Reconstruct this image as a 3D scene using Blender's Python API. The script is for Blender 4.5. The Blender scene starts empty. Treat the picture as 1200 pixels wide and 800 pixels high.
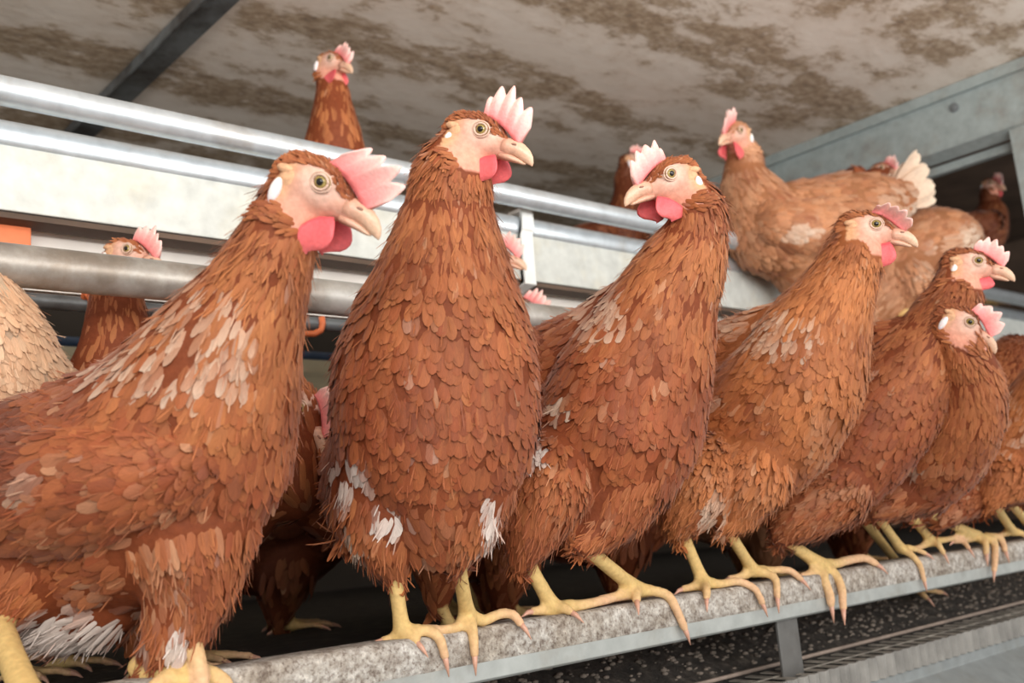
import bpy, math, random
import numpy as np
from mathutils import Vector, Matrix

# ------------------------------------------------------------------ camera
F = 1209.0
_v1 = np.array([1370., 110., F]); _v1 /= np.linalg.norm(_v1)
_v2 = np.array([-1093., 328., F]); _v2 -= _v1*(_v1@_v2); _v2 /= np.linalg.norm(_v2)
R = np.array([_v1, _v2, np.cross(_v1, _v2)])          # world axes (along rail, into tier, up) in camera terms
H = 1.5                                               # camera height above the aisle floor
O = np.array([0., 0., H])
scn = bpy.context.scene
cam = bpy.data.cameras.new('camera'); co = bpy.data.objects.new('camera', cam)
scn.collection.objects.link(co); scn.camera = co
cx, cy, cz = R@np.array([1., 0, 0]), R@np.array([0, -1., 0]), R@np.array([0, 0, -1.])
co.matrix_world = Matrix([[cx[i], cy[i], cz[i], O[i]] for i in range(3)]+[[0, 0, 0, 1]])
cam.sensor_width = 36; cam.lens = 36*F/1200; cam.clip_start = .01
cam.dof.use_dof = True; cam.dof.focus_distance = .72; cam.dof.aperture_fstop = 9.0
# ------------------------------------------------------------------ light
scn.view_settings.view_transform = 'Standard'; scn.view_settings.look = 'None'
scn.view_settings.gamma = 1; scn.view_settings.exposure = 0.0
wd = bpy.data.worlds.new('barn_air'); scn.world = wd; wd.use_nodes = True
wd.node_tree.nodes['Background'].inputs[0].default_value = (1, .97, .93, 1)
# a dim floor below, brighter air above
_nt = wd.node_tree; _tc = _nt.nodes.new('ShaderNodeTexCoord'); _sx = _nt.nodes.new('ShaderNodeSeparateXYZ'); _mr = _nt.nodes.new('ShaderNodeMapRange')
_nt.links.new(_tc.outputs['Generated'], _sx.inputs[0]); _nt.links.new(_sx.outputs[2], _mr.inputs[0])
_mr.inputs[1].default_value = -.5; _mr.inputs[2].default_value = .35; _mr.inputs[3].default_value = .38; _mr.inputs[4].default_value = 1.0
_nt.links.new(_mr.outputs[0], _nt.nodes['Background'].inputs[1])
def area(name, loc, target, sx, sy, power, col=(1, 1, 1)):
    l = bpy.data.lights.new(name, 'AREA'); l.shape = 'RECTANGLE'; l.size = sx; l.size_y = sy
    l.energy = power; l.color = col
    o = bpy.data.objects.new(name, l); scn.collection.objects.link(o); o.location = loc
    o.rotation_euler = (Vector(target)-Vector(loc)).to_track_quat('-Z', 'Y').to_euler()
area('aisle_lamp', (-.5, -.9, H+.50), (.8, .8, H+.45), 1.3, .5, 21, (1, .97, .93))
area('added_aisle_fill', (1.0, -1.8, H+.15), (1.0, .9, H+.5), 2.6, 1.4, 23, (1, .98, .96))  # broad unseen fill added on the aisle side to brighten hens and ceiling
area('added_ceiling_fill', (.3, -.55, H+.26), (.34, -.35, H+2), 2.4, .25, 72, (1, .95, .90))  # unseen up-facing light, added only to lift the ceiling

def W(px, py, q):  return O+q*(R@np.array([(px-600)/F, (py-400)/F, 1.]))
def AY(px, py, Y):
    r = R@np.array([(px-600)/F, (py-400)/F, 1.]); return O+r*(Y/r[1])
def AZ(px, py, Z):
    r = R@np.array([(px-600)/F, (py-400)/F, 1.]); return O+r*(Z/r[2])
def AX(px, py, X):
    r = R@np.array([(px-600)/F, (py-400)/F, 1.]); return O+r*(X/r[0])
def CV(r, u, t):   v = R@np.array([r, -u, -t]); return v/np.linalg.norm(v)
def nrm(v): return v/(np.linalg.norm(v)+1e-12)

# ------------------------------------------------------------------ materials
def newmat(name):
    m = bpy.data.materials.new(name); m.use_nodes = True
    nt = m.node_tree; return m, nt, nt.nodes['Principled BSDF']
def N(nt, t, **k):
    n = nt.nodes.new(t)
    for a, b in k.items():
        if a in n.inputs.keys(): n.inputs[a].default_value = b
        else: setattr(n, a, b)
    return n
def L(nt, a, b): nt.links.new(a, b)
def ramp(nt, fac, stops):
    r = nt.nodes.new('ShaderNodeValToRGB'); L(nt, fac, r.inputs[0])
    e = r.color_ramp.elements
    while len(e) < len(stops): e.new(.5)
    for i, (p, c) in enumerate(stops):
        e[i].position = p; e[i].color = (*c, 1) if len(c) == 3 else c
    return r.outputs[0]
def coords(nt, scale=(1, 1, 1), loc=(0, 0, 0)):
    t = nt.nodes.new('ShaderNodeTexCoord'); mp = nt.nodes.new('ShaderNodeMapping')
    mp.inputs['Scale'].default_value = scale; mp.inputs['Location'].default_value = loc
    L(nt, t.outputs['Object'], mp.inputs[0]); return mp.outputs[0]
def noise(nt, vec, scale, detail=5, rough=.55):
    n = N(nt, 'ShaderNodeTexNoise', Scale=scale, Detail=detail, Roughness=rough); L(nt, vec, n.inputs['Vector']); return n.outputs[0]
def bump(nt, bs, h, strength=.3, dist=.002):
    b = N(nt, 'ShaderNodeBump', Strength=strength, Distance=dist); L(nt, h, b.inputs['Height']); L(nt, b.outputs[0], bs.inputs['Normal'])
def mix(nt, fac, a, b, mode='MIX'):
    m = nt.nodes.new('ShaderNodeMix'); m.data_type = 'RGBA'; m.blend_type = mode
    for v, i in ((fac, 0), (a, 6), (b, 7)):
        if hasattr(v, 'default_value') or hasattr(v, 'is_linked'): L(nt, v, m.inputs[i])
        else: m.inputs[i].default_value = v if i == 0 else (*v, 1)
    return m.outputs[2]
def m_simple(name, col, rough=.5, metal=0, sss=0, var=.12, vscale=60, b=.0):
    m, nt, bs = newmat(name); c = coords(nt)
    n = noise(nt, c, vscale)
    L(nt, ramp(nt, n, [(.3, tuple(x*(1-var) for x in col)), (.7, tuple(min(1, x*(1+var)) for x in col))]), bs.inputs['Base Color'])
    bs.inputs['Roughness'].default_value = rough; bs.inputs['Metallic'].default_value = metal
    if sss:
        bs.inputs['Subsurface Weight'].default_value = sss; bs.inputs['Subsurface Radius'].default_value = (.006, .002, .001)
        bs.inputs['Subsurface Scale'].default_value = .6
    if b: bump(nt, bs, noise(nt, c, vscale*4, 3), b, .0008)
    return m
def m_feather():
    m, nt, bs = newmat('feather')
    a = N(nt, 'ShaderNodeAttribute', attribute_name='Col'); uv = N(nt, 'ShaderNodeUVMap', uv_map='UVMap')
    sp = nt.nodes.new('ShaderNodeSeparateXYZ'); L(nt, uv.outputs[0], sp.inputs[0])
    ab = N(nt, 'ShaderNodeMath', operation='ABSOLUTE'); L(nt, sp.outputs[0], ab.inputs[0])
    # barbs run slantwise from the shaft
    ph = N(nt, 'ShaderNodeMath', operation='MULTIPLY_ADD'); L(nt, ab.outputs[0], ph.inputs[0]); ph.inputs[1].default_value = -.55
    L(nt, sp.outputs[1], ph.inputs[2])
    c = nt.nodes.new('ShaderNodeCombineXYZ'); L(nt, ph.outputs[0], c.inputs[1]); L(nt, sp.outputs[0], c.inputs[0]); L(nt, sp.outputs[2], c.inputs[2])
    mp = nt.nodes.new('ShaderNodeMapping'); mp.inputs['Scale'].default_value = (.6, 14, 1); L(nt, c.outputs[0], mp.inputs[0])
    tc = nt.nodes.new('ShaderNodeTexCoord')
    sm = N(nt, 'ShaderNodeVectorMath', operation='MULTIPLY_ADD'); sm.inputs[1].default_value = (90, 90, 90)
    L(nt, tc.outputs['Object'], sm.inputs[0]); L(nt, mp.outputs[0], sm.inputs[2])
    barb = noise(nt, sm.outputs[0], 1.2, 2)
    f = ramp(nt, barb, [(.3, (.80, .80, .80)), (.7, (1.12, 1.12, 1.12))])
    col = mix(nt, 1.0, a.outputs[0], f, 'MULTIPLY')
    edge = ramp(nt, ab.outputs[0], [(.0, (1.10, 1.10, 1.10)), (.12, (.98, .98, .98)), (.8, (1, 1, 1)), (1., (1.10, 1.10, 1.08))])
    col = mix(nt, .8, col, edge, 'MULTIPLY')
    L(nt, col, bs.inputs['Base Color'])
    bs.inputs['Roughness'].default_value = .62; bs.inputs['Specular IOR Level'].default_value = .35
    bs.inputs['Sheen Weight'].default_value = .12; bs.inputs['Sheen Roughness'].default_value = .4
    bump(nt, bs, barb, .35, .0006)
    return m
def m_skin():
    m, nt, bs = newmat('hen_skin')
    a = N(nt, 'ShaderNodeAttribute', attribute_name='Col'); c = coords(nt)
    n = noise(nt, c, 260, 3); f = ramp(nt, n, [(.3, (.85, .82, .80)), (.7, (1.08, 1.08, 1.08))])
    L(nt, mix(nt, 1.0, a.outputs[0], f, 'MULTIPLY'), bs.inputs['Base Color'])
    bs.inputs['Roughness'].default_value = .65; bs.inputs['Specular IOR Level'].default_value = .25
    v = N(nt, 'ShaderNodeTexVoronoi', Scale=420.); L(nt, c, v.inputs['Vector'])
    bump(nt, bs, v.outputs['Distance'], .25, .0006)
    bs.inputs['Subsurface Weight'].default_value = .12; bs.inputs['Subsurface Radius'].default_value = (.004, .0015, .001)
    return m
FEA = m_feather(); SKIN = m_skin()
COMB = None
def m_comb(name, deep, pale):
    m, nt, bs = newmat(name); a = N(nt, 'ShaderNodeAttribute', attribute_name='Tip'); c = coords(nt)
    n = noise(nt, c, 500, 3)
    col = mix(nt, a.outputs['Fac'], deep, pale)
    f = ramp(nt, n, [(.3, (.88, .84, .84)), (.7, (1.06, 1.04, 1.04))])
    L(nt, mix(nt, 1.0, col, f, 'MULTIPLY'), bs.inputs['Base Color'])
    bs.inputs['Roughness'].default_value = .45; bump(nt, bs, n, .35, .0008)
    bs.inputs['Subsurface Weight'].default_value = .3; bs.inputs['Subsurface Radius'].default_value = (.006, .002, .0015)
    return m
COMB = m_comb('comb_flesh', (.80, .20, .20), (.93, .62, .56)); WAT = m_comb('wattle_flesh', (.74, .10, .12), (.80, .17, .17))
BEAK = m_comb('beak_horn', (.66, .37, .26), (.74, .50, .34)); BEAK.node_tree.nodes['Principled BSDF'].inputs['Roughness'].default_value = .35; BEAK.node_tree.nodes['Principled BSDF'].inputs['Subsurface Weight'].default_value = .1
LOBE = m_simple('ear_lobe', (.86, .80, .80), .5, sss=.2, var=.04, vscale=300, b=.3)
EARF = m_simple('ear_tuft', (.64, .36, .20), .7, var=.2, vscale=400, b=.5)
LID = m_simple('eyelid', (.70, .48, .37), .5, var=.08, vscale=500, b=.3)
IRIS = m_simple('iris', (.36, .27, .09), .08, var=.25, vscale=900)
PUP = m_simple('pupil', (.01, .008, .006), .03, var=0)
NOST = m_simple('nostril', (.32, .16, .11), .6)

# ------------------------------------------------------------------ object helpers
def link_mesh(name, V, Fc, mats, parent=None, smooth=True, midx=None, cols=None, uvs=None, tips=None):
    me = bpy.data.meshes.new(name)
    V = np.asarray(V, dtype=float)
    me.from_pydata([tuple(v) for v in V], [], [tuple(f) for f in Fc]); 
    for m in (mats if isinstance(mats, (list, tuple)) else [mats]): me.materials.append(m)
    if smooth: me.polygons.foreach_set('use_smooth', [True]*len(me.polygons))
    if midx is not None: me.polygons.foreach_set('material_index', list(midx))
    if cols is not None:
        at = me.color_attributes.new('Col', 'FLOAT_COLOR', 'POINT')
        at.data.foreach_set('color', np.c_[cols, np.ones(len(cols))].ravel())
    if tips is not None:
        at = me.attributes.new('Tip', 'FLOAT', 'POINT'); at.data.foreach_set('value', list(tips))
    if uvs is not None:
        ul = me.uv_layers.new(name='UVMap')
        li = np.zeros(len(me.loops), dtype=int); me.loops.foreach_get('vertex_index', li)
        ul.data.foreach_set('uv', np.asarray(uvs)[li].ravel())
    me.update()
    o = bpy.data.objects.new(name, me); scn.collection.objects.link(o)
    if parent: o.parent = parent; o.matrix_parent_inverse = parent.matrix_world.inverted()
    return o
def localise(o, base):
    pass
def tag(o, label=None, cat=None, group=None, kind=None):
    for k, v in (('label', label), ('category', cat), ('group', group), ('kind', kind)):
        if v: o[k] = v
    return o
def empty(name, loc):
    o = bpy.data.objects.new(name, None); o.empty_display_size = .03; scn.collection.objects.link(o)
    o.location = tuple(loc); o.matrix_world = Matrix.Translation(tuple(loc)); return o
class MB:
    def __init__(s): s.V = []; s.F = []; s.M = []
    def add(s, V, Fc, mi=0):
        b = len(s.V); s.V += [np.array(v, float) for v in V]; s.F += [tuple(b+i for i in f) for f in Fc]; s.M += [mi]*len(Fc); return s
    def box(s, a, b, mi=0, bev=0):
        (x0, y0, z0), (x1, y1, z1) = a, b
        V = [(x, y, z) for x in (x0, x1) for y in (y0, y1) for z in (z0, z1)]
        return s.add(V, [(0, 1, 3, 2), (4, 6, 7, 5), (0, 4, 5, 1), (2, 3, 7, 6), (0, 2, 6, 4), (1, 5, 7, 3)], mi)
    def tube(s, pts, rads, n=14, mi=0, sy=1.0, side=None):
        pts = [np.array(p, float) for p in pts]; V = []; Fc = []
        up = None
        for i, p in enumerate(pts):
            t = nrm(pts[min(i+1, len(pts)-1)]-pts[max(i-1, 0)])
            if up is None:
                a = np.array([0, 0, 1.]) if abs(t[2]) < .9 else np.array([1., 0, 0])
                if side is not None: a = np.cross(side, t)
                up = nrm(a-t*(a@t))
            up = nrm(up-t*(up@t)); sd = np.cross(t, up)
            r = rads[i] if hasattr(rads, '__len__') else rads
            for k in range(n):
                an = 2*math.pi*k/n; V.append(p+r*(math.cos(an)*up+sy*math.sin(an)*sd))
        for i in range(len(pts)-1):
            for k in range(n):
                Fc.append((i*n+k, i*n+(k+1) % n, (i+1)*n+(k+1) % n, (i+1)*n+k))
        Fc.append(tuple(range(n))[::-1]); Fc.append(tuple(range((len(pts)-1)*n, len(pts)*n)))
        return s.add(V, Fc, mi)
    def prism(s, prof, x0, x1, axis=0, mi=0):
        # profile of (a, b) pairs in the two other axes, extruded along axis
        V = []
        for x in (x0, x1):
            for a, b in prof:
                V.append({0: (x, a, b), 1: (a, x, b), 2: (a, b, x)}[axis])
        n = len(prof); Fc = [(i, (i+1) % n, n+(i+1) % n, n+i) for i in range(n)]
        Fc += [tuple(range(n))[::-1], tuple(range(n, 2*n))]
        return s.add(V, Fc, mi)
    def ell(s, c, ax, n=12, mi=0):
        # ellipsoid with axis vectors ax (3x3 rows)
        V = []; Fc = []; c = np.array(c, float); ax = np.array(ax, float)
        for i in range(n+1):
            th = math.pi*i/n
            for k in range(2*n):
                ph = math.pi*k/n
                V.append(c+math.cos(th)*ax[2]+math.sin(th)*(math.cos(ph)*ax[0]+math.sin(ph)*ax[1]))
        for i in range(n):
            for k in range(2*n):
                Fc.append((i*2*n+k, (i+1)*2*n+k, (i+1)*2*n+(k+1) % (2*n), i*2*n+(k+1) % (2*n)))
        return s.add(V, Fc, mi)
    def out(s, name, mats, parent=None, smooth=True, bevel=0, base=None, **k):
        V = np.array(s.V)
        o = link_mesh(name, V, s.F, mats, parent, smooth, s.M, **k)
        import bmesh
        bm = bmesh.new(); bm.from_mesh(o.data); bmesh.ops.recalc_face_normals(bm, faces=bm.faces); bm.to_mesh(o.data); bm.free()
        if bevel:
            b = o.modifiers.new('bevel', 'BEVEL'); b.width = bevel; b.segments = 2; b.limit_method = 'ANGLE'
        if smooth and bevel: 
            w = o.modifiers.new('wn', 'WEIGHTED_NORMAL'); w.keep_sharp = True
        return o

# ================================================================== SETTING
def m_galv(name, base, dirt, dirtamt=.3, rough=.45, metal=.35, sc=(1, 1, 1)):
    m, nt, bs = newmat(name); c = coords(nt, sc)
    v = N(nt, 'ShaderNodeTexVoronoi', Scale=70.); L(nt, c, v.inputs['Vector'])
    sp = ramp(nt, v.outputs['Distance'], [(0, (.93, .93, .93)), (.8, (1.04, 1.04, 1.04))])
    n = noise(nt, c, 9, 7, .65)
    k = ramp(nt, n, [(.62-dirtamt*.5, (0, 0, 0)), (.80-dirtamt*.4, (1, 1, 1))])
    col = mix(nt, k, base, dirt)
    n2 = noise(nt, c, 55, 4, .6)
    col = mix(nt, .6, col, ramp(nt, n2, [(.3, (.78, .78, .78)), (.65, (1.08, 1.08, 1.08))]), 'MULTIPLY')
    L(nt, mix(nt, 1., col, sp, 'MULTIPLY'), bs.inputs['Base Color'])
    bs.inputs['Roughness'].default_value = rough; bs.inputs['Metallic'].default_value = metal
    bump(nt, bs, n2, .2, .001); return m
GPIPE = m_galv('galvanised_pipe', (.62, .68, .72), (.45, .42, .38), .15, .33, .55)
GPIPE2 = m_galv('weathered_pipe', (.50, .49, .46), (.25, .21, .17), .45, .42, .35)
GTR = m_galv('galvanised_trough', (.62, .645, .61), (.62, .60, .50), .25, .5, .15)
GBEAM = m_galv('galvanised_beam', (.36, .42, .42), (.28, .27, .24), .2, .5, .3)
DBEAM = m_galv('dark_steel', (.19, .21, .22), (.05, .04, .035), .3, .45, .3)
RAILC = m_galv('clean_rail_metal', (.42, .44, .42), (.30, .28, .24), .2, .5, .3)
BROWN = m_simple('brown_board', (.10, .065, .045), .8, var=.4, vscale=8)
BLACK = m_simple('black_belt', (.012, .010, .009), .7, var=.4, vscale=30)
WHITEP = m_simple('white_plastic', (.82, .84, .82), .4, var=.03)
ORANGE = m_simple('orange_plastic', (.85, .22, .08), .35, var=.08)
BLUE = m_simple('blue_plastic', (.10, .17, .30), .4)
def m_rail():
    m, nt, bs = newmat('droppings_crusted_rail'); c = coords(nt, (1, 1, 1))
    n1 = noise(nt, c, 120, 6, .7); n2 = noise(nt, coords(nt, (1, 1, 1), (3, 1, 2)), 380, 4, .6); n3 = noise(nt, c, 22, 4, .6)
    col = ramp(nt, n1, [(.30, (.16, .12, .10)), (.42, (.34, .30, .26)), (.54, (.48, .45, .41)), (.68, (.72, .69, .64))])
    col = mix(nt, .8, col, ramp(nt, n2, [(.34, (.42, .34, .30)), (.48, (1, 1, 1)), (.7, (1.15, 1.13, 1.1))]), 'MULTIPLY')
    col = mix(nt, .7, col, ramp(nt, n3, [(.35, (.72, .64, .55)), (.6, (1.08, 1.08, 1.08))]), 'MULTIPLY')
    L(nt, col, bs.inputs['Base Color']); bs.inputs['Roughness'].default_value = .85
    bump(nt, bs, n1, .7, .003); return m
def m_ceiling():
    m, nt, bs = newmat('stained_ceiling')
    cs = coords(nt, (.55, 2.4, 1)); cf = coords(nt, (1, 1.7, 1))
    big = noise(nt, cs, 3.0, 3, .5); med = noise(nt, cf, 9, 8, .68); fine = noise(nt, cf, 45, 5, .7)
    # bands that run along the tier
    s = nt.nodes.new('ShaderNodeSeparateXYZ'); t = nt.nodes.new('ShaderNodeTexCoord'); L(nt, t.outputs['Object'], s.inputs[0])
    w = N(nt, 'ShaderNodeMath', operation='MULTIPLY_ADD'); L(nt, s.outputs[1], w.inputs[0]); w.inputs[1].default_value = 25.1; w.inputs[2].default_value = .9
    wb = N(nt, 'ShaderNodeMath', operation='MULTIPLY_ADD'); L(nt, big, wb.inputs[0]); wb.inputs[1].default_value = 7.0; L(nt, w.outputs[0], wb.inputs[2])
    sn = N(nt, 'ShaderNodeMath', operation='SINE'); L(nt, wb.outputs[0], sn.inputs[0])
    a = N(nt, 'ShaderNodeMath', operation='MULTIPLY_ADD'); L(nt, sn.outputs[0], a.inputs[0]); a.inputs[1].default_value = .085; L(nt, med, a.inputs[2])
    k = ramp(nt, a.outputs[0], [(.50, (0, 0, 0)), (.58, (1, 1, 1))])
    base = ramp(nt, big, [(.3, (.70, .62, .54)), (.7, (.84, .77, .69))])
    dirt = ramp(nt, fine, [(.32, (.12, .075, .045)), (.45, (.27, .18, .10)), (.55, (.40, .30, .20)), (.70, (.55, .46, .36))])
    wash = ramp(nt, a.outputs[0], [(.38, (0, 0, 0)), (.58, (.55, .55, .55))])
    b2 = N(nt, 'ShaderNodeMath', operation='MULTIPLY_ADD'); L(nt, fine, b2.inputs[0]); b2.inputs[1].default_value = .22; L(nt, a.outputs[0], b2.inputs[2])
    k = ramp(nt, b2.outputs[0], [(.60, (0, 0, 0)), (.68, (.8, .8, .8))])
    base = mix(nt, wash, base, (.52, .41, .31))
    L(nt, mix(nt, k, base, dirt), bs.inputs['Base Color']); bs.inputs['Roughness'].default_value = .75
    bump(nt, bs, med, .4, .004); return m
def m_floor():
    m, nt, bs = newmat('manure_floor'); c = coords(nt)
    n = noise(nt, c, 70, 6, .7)
    L(nt, ramp(nt, n, [(.35, (.010, .008, .006)), (.55, (.035, .028, .022)), (.72, (.12, .10, .08))]), bs.inputs['Base Color'])
    bs.inputs['Roughness'].default_value = .7; bump(nt, bs, n, 1, .006); return m
RAIL = m_rail(); CEIL = m_ceiling(); FLOORM = m_floor()
X0, X1, XE = -.9, 3.4, 1.772
YP, ZP = .56, H-.057

# ceiling (underside of the tier above)
m = MB().box((X0, .05, H+.72), (XE, 2.1, H+.74)); tag(m.out('ceiling', CEIL, smooth=False), kind='structure')
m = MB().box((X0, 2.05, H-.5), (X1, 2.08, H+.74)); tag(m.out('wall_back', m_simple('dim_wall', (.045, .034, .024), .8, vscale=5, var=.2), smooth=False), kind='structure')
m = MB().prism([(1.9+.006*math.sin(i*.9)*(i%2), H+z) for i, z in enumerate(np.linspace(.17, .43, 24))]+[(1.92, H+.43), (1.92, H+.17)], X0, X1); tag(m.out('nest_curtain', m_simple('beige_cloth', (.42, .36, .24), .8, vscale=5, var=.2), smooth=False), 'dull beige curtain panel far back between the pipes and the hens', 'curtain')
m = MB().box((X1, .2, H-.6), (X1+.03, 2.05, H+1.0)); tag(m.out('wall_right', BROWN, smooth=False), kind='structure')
m = MB().box((XE+.03, .2, H+.80), (X1, 2.05, H+.82)); tag(m.out('trim_1', BROWN, smooth=False), kind='structure')
m = MB().box((X0, .96, H+.345), (X1, 1.19, H+.355)).box((X0, .945, H+.255), (X1, .955, H+.345)); 
tag(m.out('tier_board', m_simple('white_board', (.86, .82, .76), .6, var=.10, vscale=14), smooth=False),
    'long whitish board with brown stains behind the lower pipe', 'board')
# litter floor of the tier, sloping to its front edge
m = MB().prism([(.61, H-.139), (.70, H-.078), (2.05, H-.078), (2.05, H-.093), (.72, H-.093), (.61, H-.154)], X0, X1)
tag(m.out('floor', FLOORM, smooth=False), kind='structure')

# crossbeam under the ceiling
m = MB(); xb = .550; H_ = H; H = H+.12
m.prism([(xb-.005, H+.598), (xb-.005, H+.582), (xb-.001, H+.582), (xb-.001, H+.590), (xb+.040, H+.590), (xb+.040, H+.598)], .05, 2.05, axis=1); H = H_
tag(m.out('ceiling_crossbeam', DBEAM, smooth=False, bevel=.0008), 'dark steel angle bar crossing the ceiling at upper left', 'beam')
# end frame
fr = empty('end_frame', (XE, .5, H+.4)); tag(fr, 'grey galvanised steel end frame below ceiling at right', 'frame')
m = MB().prism([(XE-.001, H+.72), (XE-.001, H+.612), (XE+.028, H+.600), (XE+.032, H+.604), (XE+.004, H+.618), (XE+.004, H+.716), (XE+.03, H+.716), (XE+.03, H+.72)], .12, 2.05, axis=1)
m.box((XE-.012, .12, H+.700), (XE, 2.05, H+.7195)); m.out('beam', GBEAM, fr, smooth=False, bevel=.001)
m = MB().box((XE+.040, .12, H+.585), (XE+.056, 2.05, H+.600)); m.out('lower_rail', GBEAM, fr, smooth=False, bevel=.001)
p = AX(1118, 126, XE-.002)
m = MB(); m.tube([p+np.array([-.001, 0, 0]), p+np.array([.003, 0, 0])], [.0085, .0085], 20); m.tube([p+np.array([-.004, 0, 0]), p], [.005, .0055], 6)
m.out('bolt', DBEAM, fr, smooth=False)
m = MB().prism([(XE+.006, .60), (XE+.006, .653), (XE+.010, .653), (XE+.010, .603), (XE+.05, .603), (XE+.05, .60)], H-.6, H+.64, axis=2)
m.out('upright', GBEAM, fr, smooth=False, bevel=.0008)

# pipes and trough
def pipe(name, Y, ratio, r, mat, label, x0=X0, x1=X1, cat='pipe'):
    m = MB(); m.tube([(x0, Y, H+Y/ratio), (x1, Y, H+Y/ratio)], r, 32)
    return tag(m.out(name, mat), label, cat)
YT = .90
pipe('steel_pipe', .87, 2.146, .0128, GPIPE, 'shiny galvanised pipe running above the feed trough, topmost of the pipes')
pipe('steel_pipe', .80, 3.42, .0165, GPIPE2, 'thick weathered grey perch pipe running below the feed trough')
pipe('steel_rod', .93, 3.85, .007, DBEAM, 'thin dark rod seen just under the weathered perch pipe', cat='rod')
tr = empty('feed_trough', (.5, YT, H+.31)); tag(tr, 'long pale galvanised feed trough with rolled upper lip', 'trough')
zt, zb = H+YT/2.295, H+YT/2.891
m = MB().prism([(YT, zb), (YT, zt-.022), (YT+.004, zt-.022), (YT+.004, zb+.004), (YT+.026, zb+.004), (YT+.026, zt-.03), (YT+.030, zt-.03), (YT+.030, zb)], X0, X1)
m.out('channel', GTR, tr, smooth=False, bevel=.001)
lip = [(YT+.002-.006*math.sin(a)*1.0, zt-.011+.012*math.cos(a)) for a in np.linspace(0, math.pi, 12)]
m = MB().prism(lip+[(YT+.006, zt-.023), (YT+.010, zt-.011), (YT+.006, zt+.001)], X0, X1); m.out('lip', GPIPE, tr)
m = MB().box((X0, YT+.002, zb-.006), (X1, YT+.030, zb-.001)); m.out('underside', BROWN, tr, smooth=False)
# white clip on the trough
a = AY(616, 249, YT-.009)
m = MB(); w = .0095; xm = a[0]
m.prism([(YT+.012, a[2]+.001), (YT+.012, a[2]+.004), (YT-.008, a[2]+.004), (YT-.011, a[2]), (YT-.011, a[2]-.022), (YT-.004, a[2]-.028), (YT-.004, zb-.004), (YT+.02, zb-.010), (YT+.02, zb-.012), (YT-.007, zb-.007), (YT-.0085, a[2]-.028), (YT-.0085, a[2]-.001), (YT-.006, a[2]+.001)][::1], xm-w, xm+w)
tag(m.out('trough_clip', WHITEP, smooth=False, bevel=.0008), 'white plastic clip hooked over the feed trough lip', 'clip')
# orange fittings and blue line behind the lower pipe
def blockish(px, py, Y, sx, sz, name, mat, label, cat, group=None):
    p = AY(px, py, Y); m = MB()
    m.prism([(p[1]-.008, p[2]-sz), (p[1]-.008, p[2]+sz*.7), (p[1]-.004, p[2]+sz), (p[1]+.012, p[2]+sz), (p[1]+.012, p[2]-sz)], p[0]-sx, p[0]+sx)
    m.box((p[0]-sx*.5, p[1]-.004, p[2]-sz*1.5), (p[0]+sx*.5, p[1]+.006, p[2]-sz*.9))
    return tag(m.out(name, mat, smooth=False, bevel=.001), label, cat, group)
blockish(5, 280, .93, .02, .017, 'orange_fitting', ORANGE, 'orange plastic fitting behind the lower pipe at far left edge', 'fitting')
def hookobj(px, py, Y, s, label):
    a_ = AY(px-14*s, py+8*s, Y); pts = [np.array([a_[0]-.004, .93, H+.93/3.85]), np.array([a_[0]-.006, Y, a_[2]+.012]), a_, AY(px, py+8*s, Y), AY(px+8*s, py+4*s, Y), AY(px+10*s, py-3*s, Y), AY(px+9*s, py-12*s, Y)]
    m = MB(); m.tube(pts, [.0035*s**.5]*7, 10); tag(m.out('drinker_hook', ORANGE), label, 'hook')
hookobj(368, 383, .92, 1.0, 'orange plastic hook hanging under the pipe between the two nearest hens')
hookobj(122, 347, .92, 1.0, 'orange plastic hook beside the hen peering over the pipe at left')
pipe('water_pipe', 1.3, 4.5, .006, BLUE, 'thin blue water line far back behind the nearest hens')

# front perch rail
pr = empty('perch_rail', (.5, YP, ZP)); tag(pr, 'droppings-crusted grey perch rail the row of hens stands on', 'perch')
prof = []
for a in np.linspace(math.pi*.5, math.pi, 6): prof.append((YP+.006+.006*math.cos(a), ZP-.006+.006*math.sin(a)))
m = MB().prism(prof+[(YP-.0005, ZP-.022), (YP+.004, ZP-.0245), (YP+.036, ZP-.0245), (YP+.038, ZP-.006), (YP+.030, ZP)], X0, X1)
m.out('top_bar', RAIL, pr)
m = MB().prism([(YP+.0005, ZP-.022), (YP+.001, ZP-.034), (YP+.004, ZP-.036), (YP+.006, ZP-.034), (YP+.006, ZP-.024)], X0, X1)
m.out('lower_flange', RAILC, pr, smooth=False, bevel=.0006)
# post under it
p = AY(926, 715, YP+.003)
m = MB().prism([(p[0]-.016, YP+.0075), (p[0]+.016, YP+.0075), (p[0]+.016, YP+.030), (p[0]+.013, YP+.030), (p[0]+.013, YP+.0105), (p[0]-.016, YP+.0105)], H-.75, ZP-.025, axis=2)
tag(m.out('support_post', m_galv('post_steel', (.13, .127, .12), (.08, .07, .06), .3, .5, .25), smooth=False, bevel=.0008), 'short grey steel angle post under the perch rail', 'post')

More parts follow.
